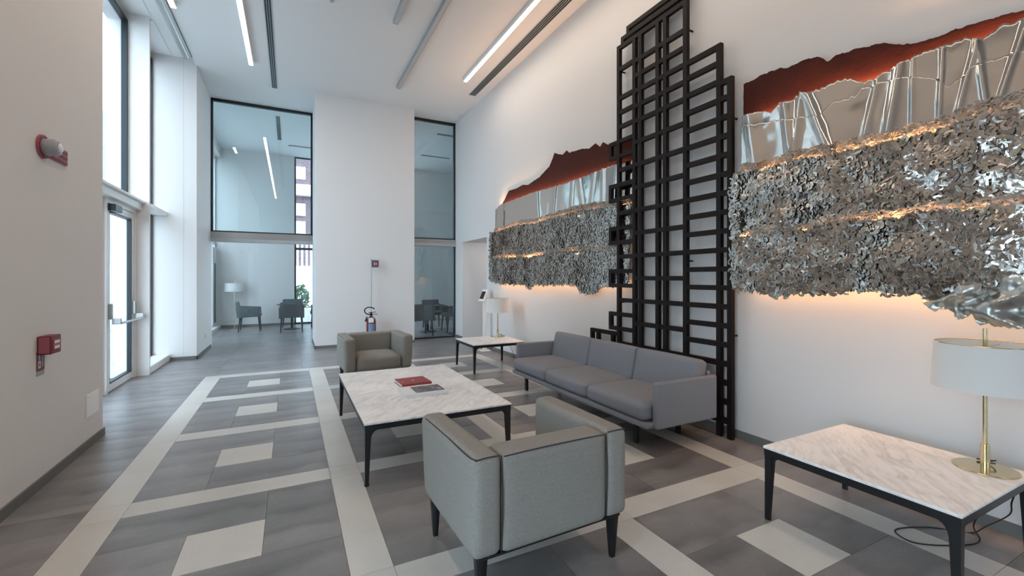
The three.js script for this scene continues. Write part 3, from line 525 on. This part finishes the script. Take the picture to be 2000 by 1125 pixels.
// ---------------------------------------------------------------- marble tables
function marbleTable(label, x0, x1, z0, z1, h) {
  const w = x1 - x0, d = z1 - z0, o = thing('marble_table', label, 'table', [(x0 + x1) / 2, 0, (z0 + z1) / 2], 0, 'low marble tables');
  const top = mesh('table_top', uvMetres(rbx(-w / 2, w / 2, h - 0.014, h, -d / 2, d / 2, 0.004), rr(0, 3), rr(0, 3)), M.marble, o);
  void top;
  const rh = 0.034, ry = h - 0.014;
  mesh('frame', join(bx(-w / 2 + 0.004, w / 2 - 0.004, ry - rh, ry, -d / 2 + 0.004, -d / 2 + 0.026), bx(-w / 2 + 0.004, w / 2 - 0.004, ry - rh, ry, d / 2 - 0.026, d / 2 - 0.004), bx(-w / 2 + 0.004, -w / 2 + 0.026, ry - rh, ry, -d / 2 + 0.026, d / 2 - 0.026), bx(w / 2 - 0.026, w / 2 - 0.004, ry - rh, ry, -d / 2 + 0.026, d / 2 - 0.026)), M.black, o);
  const hl = ry - rh, fillet = (() => { const s = new THREE.Shape(); s.moveTo(0, 0); s.lineTo(0.045, 0); s.quadraticCurveTo(0.004, -0.004, 0, -0.05); s.lineTo(0, 0); return new THREE.ExtrudeGeometry(s, { depth: 0.02, bevelEnabled: false, curveSegments: 5 }).translate(0, 0, -0.01); })();
  for (const sx of [-1, 1]) for (const sz of [-1, 1]) {
    const g = new THREE.BoxGeometry(0.036, hl, 0.036, 1, 4, 1), p = g.attributes.position;
    for (let i = 0; i < p.count; i++) { const f = 0.5 - p.getY(i) / hl, k = 1 - 0.42 * f; p.setX(i, sx * 0.018 + (p.getX(i) - sx * 0.018) * k); p.setZ(i, sz * 0.018 + (p.getZ(i) - sz * 0.018) * k); }
    g.computeVertexNormals(); g.translate(0, hl / 2, 0);
    const fa = fillet.clone().rotateY(sx > 0 ? Math.PI : 0).translate(-sx * 0.018, hl, sz * 0.004), fb = fillet.clone().rotateY(sz > 0 ? Math.PI / 2 : -Math.PI / 2).translate(sx * 0.004, hl, -sz * 0.018);
    const leg = mesh('leg', join(g, fa, fb), M.black, o, [sx * (w / 2 - 0.024), 0, sz * (d / 2 - 0.024)]);
    mesh('foot', cyl(0.015, 0.015, 0.008, sx * 0.007, 0, sz * 0.007, 14), M.black, leg);
  }
  return o;
}
marbleTable('large low white marble coffee table with black frame carrying the books', 0.392, 1.378, -4.285, -2.735, 0.38);
marbleTable('small low marble side table holding the lamp by the corridor opening', 2.13, 2.885, -6.04, -5.33, 0.38);
marbleTable('low marble side table under the right hand metal relief, holding a large brass lamp', 2.195, 2.955, -1.45, -0.69, 0.38);

// books on the large table
{
  const r = thing('book', 'closed red book lying on the large marble table', 'book', [0.90, 0.38, -3.60], 0.05);
  mesh('pages', bx(-0.117, 0.117, 0.003, 0.025, -0.113, 0.112), M.white, r);
  mesh('cover', join(rbx(-0.122, 0.122, 0.0, 0.003, -0.118, 0.118, 0.001), rbx(-0.122, 0.122, 0.025, 0.028, -0.118, 0.118, 0.001), rbx(-0.122, 0.122, 0.0, 0.028, 0.114, 0.118, 0.001)), mat(rgb(0.30, 0.045, 0.05), 0.5), r);
  mesh('cover_badge', cyl(0.012, 0.012, 0.001, 0.0, 0.028, 0.0, 16), mat(rgb(0.75, 0.45, 0.42), 0.5), r);
  mesh('cover_badge', cyl(0.009, 0.009, 0.001, -0.09, 0.028, 0.02, 16), mat(rgb(0.6, 0.3, 0.28), 0.5), r);
  const photo = dataTex(256, (u, v) => { const a = fbm(u * 9, v * 6, 0, 4), b = vnoise(u * 14 + 3, v * 9), c = 0.16 + a * 0.42 + (b > 0.72 ? 0.25 : 0); return [c * 1.02, c * 0.92, c * 0.97]; });
  const stack = [['thick white magazine lying at the bottom of the stack on the large marble table', 0.0, 0.016, 0.02], ['white magazine with a dark crowd photograph on its cover, atop the stack', 0.016, 0.012, -0.01]];
  for (const [label, y, h, a] of stack) {
    const m = thing('magazine', label, 'magazine', [0.90, 0.38 + y, -3.29], a + 0.03, 'magazines on the large table');
    mesh('pages', bx(-0.155, 0.155, 0.0015, h - 0.0015, -0.122, 0.122), M.white, m);
    mesh('cover', join(rbx(-0.157, 0.157, 0, 0.0015, -0.124, 0.124, 0.0005), rbx(-0.157, 0.157, h - 0.0015, h, -0.124, 0.124, 0.0005), rbx(-0.159, -0.157, 0, h, -0.124, 0.124, 0.0005)), mat(rgb(0.78, 0.79, 0.8), 0.35), m);
    if (y > 0) { const g = new THREE.PlaneGeometry(0.22, 0.19).rotateX(-Math.PI / 2); mesh('cover_photo', g, mat(0xffffff, 0.35, { map: photo }), m, [0.032, h + 0.0006, 0.006]); }
  }
}

// ---------------------------------------------------------------- lamps
function tableLamp(label, pos, cordPts) {
  const o = thing('table_lamp', label, 'lamp', pos, 0, 'brass table lamps');
  mesh('base', new THREE.LatheGeometry([[0, 0], [0.108, 0], [0.11, 0.003], [0.108, 0.006], [0, 0.007]].map((p) => new THREE.Vector2(...p)), 48), M.brass, o);
  mesh('sleeve', new THREE.LatheGeometry([[0.016, 0.006], [0.016, 0.11], [0.013, 0.115], [0.009, 0.116]].map((p) => new THREE.Vector2(...p)), 24), M.brass, o);
  mesh('pole', cyl(0.0085, 0.0085, 0.50, 0, 0.112, 0, 20), M.brass, o);
  mesh('finial', cyl(0.0085, 0.0085, 0.04, 0, 0.60, 0, 16), M.brass, o);
  const sh = new THREE.LatheGeometry([[0.183, 0.365], [0.172, 0.572], [0.170, 0.572], [0.181, 0.365], [0.183, 0.365]].map((p) => new THREE.Vector2(...p)), 64);
  const s = mesh('shade', sh, M.shadeCloth, o);
  mesh('rim', new THREE.TorusGeometry(0.171, 0.0022, 6, 64).rotateX(Math.PI / 2).translate(0, 0.572, 0), M.brass, s);
  mesh('spider', join([0, 1, 2].map((k) => bx(0, 0.17, 0.555, 0.558, -0.0015, 0.0015).rotateY(k * 2.094))), M.brass, s);
  mesh('cord', tube([[0.014, 0.03, 0.004], [0.05, 0.035, 0.02], [0.075, 0.02, 0.0], [0.07, 0.014, -0.05], [0.095, 0.012, -0.03], [0.118, 0.012, 0.0]], 0.0028, 30), M.black, o);
  return o;
}
tableLamp('large brass table lamp with white drum shade under the ruffled metal relief', [2.835, 0.38, -0.815]);
tableLamp('smaller looking brass lamp with white drum shade on the side table by the corridor opening', [2.755, 0.38, -5.93]);
// cords under the side tables
tag(mesh('power_cord', join(tube([[3.0, 0.30, -0.75], [3.02, 0.2, -0.78], [3.07, 0.12, -0.80], [3.0, 0.05, -0.86], [2.98, 0.004, -0.90], [2.85, 0.004, -1.02], [2.66, 0.004, -1.08], [2.62, 0.004, -1.0], [2.8, 0.004, -0.88], [2.93, 0.004, -0.86], [2.99, 0.03, -0.9], [2.94, 0.14, -0.86], [2.91, 0.28, -0.82]], 0.0032, 120)), M.black, scene), 'tangled black cord hanging under the low side table with the large brass lamp', 'cord');
tag(mesh('power_cord', join(tube([[2.87, 0.35, -5.9], [2.90, 0.2, -5.75], [2.9, 0.02, -5.6], [2.95, 0.004, -5.42], [3.04, 0.004, -5.3], [3.0, 0.004, -5.15], [2.9, 0.004, -5.35], [2.98, 0.004, -5.55], [3.07, 0.02, -5.4], [3.1, 0.1, -5.35]], 0.003, 90)), M.black, scene), 'black lamp cord looped on the floor under the far side table', 'cord');
{ // floor lamp in the back room
  const o = thing('floor_lamp', 'white shaded floor lamp in the corner of the room behind the glass', 'lamp', [-1.25, 0, -12.85]);
  mesh('base', new THREE.LatheGeometry([[0, 0], [0.13, 0], [0.132, 0.004], [0.13, 0.009], [0, 0.01]].map((p) => new THREE.Vector2(...p)), 32), M.brass, o);
  mesh('pole', cyl(0.01, 0.01, 1.2, 0, 0.009, 0, 12), M.brass, o);
  mesh('shade', new THREE.LatheGeometry([[0.215, 0.92], [0.2, 1.13], [0.198, 1.13], [0.213, 0.92], [0.215, 0.92]].map((p) => new THREE.Vector2(...p)), 40), M.shadeCloth, o);
  mesh('spider', join([0, 1, 2].map((k) => bx(0, 0.2, 1.1, 1.104, -0.002, 0.002).rotateY(k * 2.094))), M.brass, o);
}

// ---------------------------------------------------------------- back room furniture
function diningChair(label, x, z, turn) { // faces -z locally
  const o = thing('dining_chair', label, 'chair', [x, 0, z], turn, 'dark dining armchairs behind the glass');
  mesh('seat', smoothN(cushion(0.44, 0.08, 0.44, 0.03, [0, 0.008, 0], [10, 5, 10])), M.dining, o, [0, 0.385, -0.02]);
  const b = cushion(0.48, 0.36, 0.05, 0.022, [0, 0, 0.003], [14, 10, 5]); const p = b.attributes.position; for (let i = 0; i < p.count; i++) p.setZ(i, p.getZ(i) + 0.10 * ((p.getY(i) + 0.18) / 0.36) * 0.6 - 0.25 * p.getX(i) ** 2);
  mesh('backrest', smoothN(b), M.dining, o, [0, 0.52, 0.215]);
  for (const s of [-1, 1]) { const a = new THREE.Shape([[-0.22, 0.36], [0.24, 0.34], [0.26, 0.58], [-0.2, 0.55]].map((q) => new THREE.Vector2(...q))); mesh('arm', new THREE.ExtrudeGeometry(a, { depth: 0.03, bevelEnabled: true, bevelSize: 0.008, bevelThickness: 0.008, bevelSegments: 2 }).rotateY(-Math.PI / 2).translate(s * 0.24 + 0.015, 0, 0), M.dining, o); }
  for (const sx of [-1, 1]) for (const sz of [-1, 1]) { const g = taperLeg(0.36, 0.036, 0.018), q = g.attributes.position; for (let i = 0; i < q.count; i++) { const f = 1 - q.getY(i) / 0.36; q.setX(i, q.getX(i) + sx * 0.02 * f); q.setZ(i, q.getZ(i) + sz * 0.03 * f); } mesh('leg', g, M.frameDark, o, [sx * 0.205, 0, sz * 0.185]); }
}
function bistroTable(label, x, z, r) {
  const o = thing('pedestal_table', label, 'table', [x, 0, z], 0, 'small dark tables behind the glass');
  mesh('table_top', cyl(r, r, 0.014, 0, 0.60, 0, 40), M.frameDark, o); mesh('pedestal', cyl(0.03, 0.025, 0.595, 0, 0.008, 0, 16), M.black, o);
  mesh('base', new THREE.LatheGeometry([[0, 0], [0.2, 0], [0.2, 0.012], [0.05, 0.03], [0, 0.03]].map((p) => new THREE.Vector2(...p)), 32), M.black, o);
}
bistroTable('small dark round table before the far window', 0.03, -12.12, 0.34);
diningChair('dark dining armchair seen side on, next to the floor lamp', -0.86, -12.1, -Math.PI / 2);
diningChair('dark dining armchair with its back to the glass, at the round table', 0.02, -11.5, 0);
diningChair('dark dining armchair behind the round table, against the far window', 0.05, -12.72, Math.PI);
diningChair('dark dining armchair right of the round table, half hidden by the column', 0.68, -12.1, Math.PI / 2);
bistroTable('small dark round table behind the right glass partition', 2.86, -10.05, 0.3);
diningChair('dark dining armchair close behind the right glass, back turned to it', 2.5, -9.42, 0.1);
diningChair('dark dining armchair with its side to the right glass, at the small table', 3.45, -9.95, Math.PI / 2);
diningChair('dark dining armchair facing the right glass from across the small table', 3.25, -10.75, Math.PI + 0.2);

// ---------------------------------------------------------------- fire equipment and wall fittings
{
  const z = -8.36, x = 1.30, o = thing('extinguisher_stand', 'thin metal stand with a red flag sign before the column', 'stand', [x + 0.02, 0, z]);
  mesh('base', cyl(0.12, 0.12, 0.01, 0, 0, 0, 28), M.alu, o); mesh('pole', cyl(0.009, 0.009, 1.6, 0, 0.01, 0, 10), M.alu, o);
  const c = document.createElement('canvas'); c.width = c.height = 128; const k = c.getContext('2d'); k.fillStyle = '#6b6068'; k.fillRect(0, 0, 128, 128); k.fillStyle = '#6e2a3c'; k.fillRect(12, 22, 104, 84); k.fillStyle = '#d8c8d2'; k.fillRect(40, 36, 16, 56); k.fillRect(36, 46, 24, 40); k.beginPath(); k.moveTo(76, 84); k.quadraticCurveTo(70, 58, 88, 40); k.quadraticCurveTo(104, 62, 96, 84); k.fill();
  const t = new THREE.CanvasTexture(c); t.colorSpace = THREE.SRGBColorSpace;
  const s = mesh('sign', bx(0.009, 0.135, 1.45, 1.585, -0.004, 0.004), mat(rgb(0.10, 0.10, 0.11), 0.5), o);
  mesh('sign_face', new THREE.PlaneGeometry(0.115, 0.122).translate(0.073, 1.517, 0.0048), mat(0xffffff, 0.4, { map: t }), s);
  const e = thing('fire_extinguisher', 'red fire extinguisher with black hose behind the far armchair', 'extinguisher', [x, 0.0, z + 0.13]);
  mesh('cylinder', new THREE.LatheGeometry([[0, 0.011], [0.075, 0.012], [0.082, 0.02], [0.083, 0.46], [0.07, 0.52], [0.04, 0.55], [0.025, 0.56], [0.025, 0.58], [0, 0.58]].map((p) => new THREE.Vector2(...p)), 28), M.red, e);
  mesh('label_band', new THREE.CylinderGeometry(0.0842, 0.0842, 0.17, 28, 1, true, -0.75, 1.5).translate(0, 0.35, 0), mat(rgb(0.16, 0.24, 0.36), 0.5), e);
  mesh('inspection_tag', bx(-0.06, 0.03, 0.455, 0.54, 0.083, 0.086), M.white, e);
  mesh('valve', join(cyl(0.022, 0.02, 0.05, 0, 0.58, 0, 14), bx(-0.01, 0.12, 0.625, 0.635, -0.01, 0.01).rotateZ(0.06), bx(-0.01, 0.11, 0.59, 0.6, -0.01, 0.01)), M.black, e);
  mesh('hose', tube([[0.0, 0.60, 0.02], [-0.05, 0.60, 0.03], [-0.105, 0.63, 0.03], [-0.115, 0.69, 0.03], [-0.06, 0.725, 0.03], [0.02, 0.715, 0.03], [0.055, 0.69, 0.03]], 0.010, 30, 8), M.black, e);
  mesh('nozzle', cyl(0.018, 0.009, 0.09, 0, 0, 0, 12).rotateZ(-0.3).translate(-0.105, 0.475, 0.04), M.black, e);
}
{
  const s = thing('alarm_siren', 'red alarm plate with a grey beacon dome on the near wall', 'alarm', [XL, 2.04, -3.62]);
  mesh('plate', join(new THREE.CylinderGeometry(0.07, 0.07, 0.014, 40).rotateZ(Math.PI / 2).translate(0.007, 0, 0), rbx(0, 0.013, -0.048, 0.05, -0.31, 0.0, 0.004)), M.redPale, s);
  for (const y of [-0.034, -0.002, 0.032]) mesh('plate_ridge', rbx(0.013, 0.017, y - 0.007, y + 0.007, -0.3, -0.085, 0.002), M.red, s);
  mesh('plate_rim', new THREE.TorusGeometry(0.062, 0.005, 8, 40).rotateY(Math.PI / 2).translate(0.014, 0, 0), M.red, s);
  mesh('beacon', new THREE.LatheGeometry([[0.05, 0], [0.05, 0.05], [0.044, 0.065], [0.03, 0.07], [0, 0.07]].map((p) => new THREE.Vector2(...p)), 32).rotateZ(-Math.PI / 2).translate(0.014, 0, 0), mat(rgb(0.36, 0.36, 0.38), 0.3), s);
  mesh('lens', new THREE.SphereGeometry(0.028, 24, 12, 0, 6.283, 0, 1.57).scale(1, 0.4, 1).rotateZ(-Math.PI / 2).translate(0.083, 0, 0), phys({ color: rgb(0.8, 0.82, 0.85), roughness: 0.08, clearcoat: 1 }), s);
}
{
  const o = thing('fire_call_point', 'dark red fire alarm call point box on the near wall', 'alarm', [XL, 0.85, -3.63]);
  mesh('box', rbx(0, 0.062, -0.055, 0.055, -0.065, 0.065, 0.006), M.red, o);
  mesh('face', rbx(0.008, 0.056, -0.048, 0.048, 0.064, 0.069, 0.002), M.redPale, o);
  mesh('window', bx(0.056, 0.066, -0.03, 0.03, -0.04, 0.04), M.redPale, o);
  for (const y of [-0.016, 0.016]) mesh('label', bx(0.066, 0.067, y - 0.008, y + 0.008, -0.03, 0.03), M.white, o);
  const c = document.createElement('canvas'); c.width = 128; c.height = 192; const k = c.getContext('2d'); k.fillStyle = '#6a2634'; k.fillRect(0, 0, 128, 192); k.fillStyle = '#c9bcc2';
  k.beginPath(); k.moveTo(44, 20); k.lineTo(32, 20); k.quadraticCurveTo(28, 60, 38, 90); k.lineTo(50, 88); k.fill(); k.fillRect(18, 92, 44, 78); k.fillStyle = '#6a2634'; k.beginPath(); k.arc(40, 131, 13, 0, 7); k.fill(); k.fillStyle = '#b9949f'; k.beginPath(); k.moveTo(90, 34); k.quadraticCurveTo(112, 70, 98, 100); k.quadraticCurveTo(116, 130, 92, 168); k.quadraticCurveTo(74, 140, 86, 108); k.fill();
  const t = new THREE.CanvasTexture(c); t.colorSpace = THREE.SRGBColorSpace;
  const g = thing('call_point_sign', 'small red pictogram sign under the call point on the near wall', 'sign', [XL, 0.755, -3.605]);
  mesh('plate', rbx(0, 0.003, -0.055, 0.055, -0.045, 0.045, 0.001), M.red, g);
  mesh('print', new THREE.PlaneGeometry(0.086, 0.106).rotateY(Math.PI / 2).translate(0.0035, 0, 0), mat(0xffffff, 0.5, { map: t }), g);
  mesh('caption_strip', bx(0, 0.002, -0.085, -0.058, -0.045, 0.045), mat(rgb(0.35, 0.36, 0.34), 0.6), g);
  const b = thing('blank_cover_plate', 'blank white cover plate low on the near wall', 'cover plate', [XL, 0.31, -4.37]);
  mesh('plate', rbx(0, 0.008, -0.082, 0.082, -0.11, 0.11, 0.003), mat(rgb(0.9, 0.9, 0.89), 0.4), b); mesh('screw', new THREE.CylinderGeometry(0.004, 0.004, 0.002, 10).rotateZ(Math.PI / 2).translate(0.009, 0.07, 0.1), M.alu, b);
  const sw = thing('wall_socket', 'small white wall socket low on the pier beside the left glass', 'socket', [-1.30, 0.27, -9.0]);
  mesh('plate', rbx(0, 0.008, -0.05, 0.05, -0.04, 0.04, 0.003), M.white, sw); mesh('inset', bx(0.008, 0.01, -0.025, 0.025, -0.02, 0.02), M.alu, sw);
}
{
  const o = thing('tablet_stand', 'slim white stand with a tilted tablet beside the corridor opening', 'stand', [2.98, 0, -6.95]);
  mesh('base', rbx(-0.09, 0.09, 0, 0.015, -0.09, 0.09, 0.005), M.white, o);
  mesh('post', rbx(-0.03, 0.03, 0.015, 0.87, -0.02, 0.02, 0.006), M.white, o);
  const h = mesh('tablet', rbx(-0.075, 0.075, -0.115, 0.115, -0.02, 0.02, 0.014, 3).rotateX(-0.45).rotateY(-1.35), M.white, o, [-0.02, 0.95, 0.0]);
  mesh('screen', bx(-0.055, 0.055, -0.07, 0.07, 0.02, 0.0215).rotateX(-0.45).rotateY(-1.35), M.black, h);
}
shade(scene);
renderer.render(scene, camera);
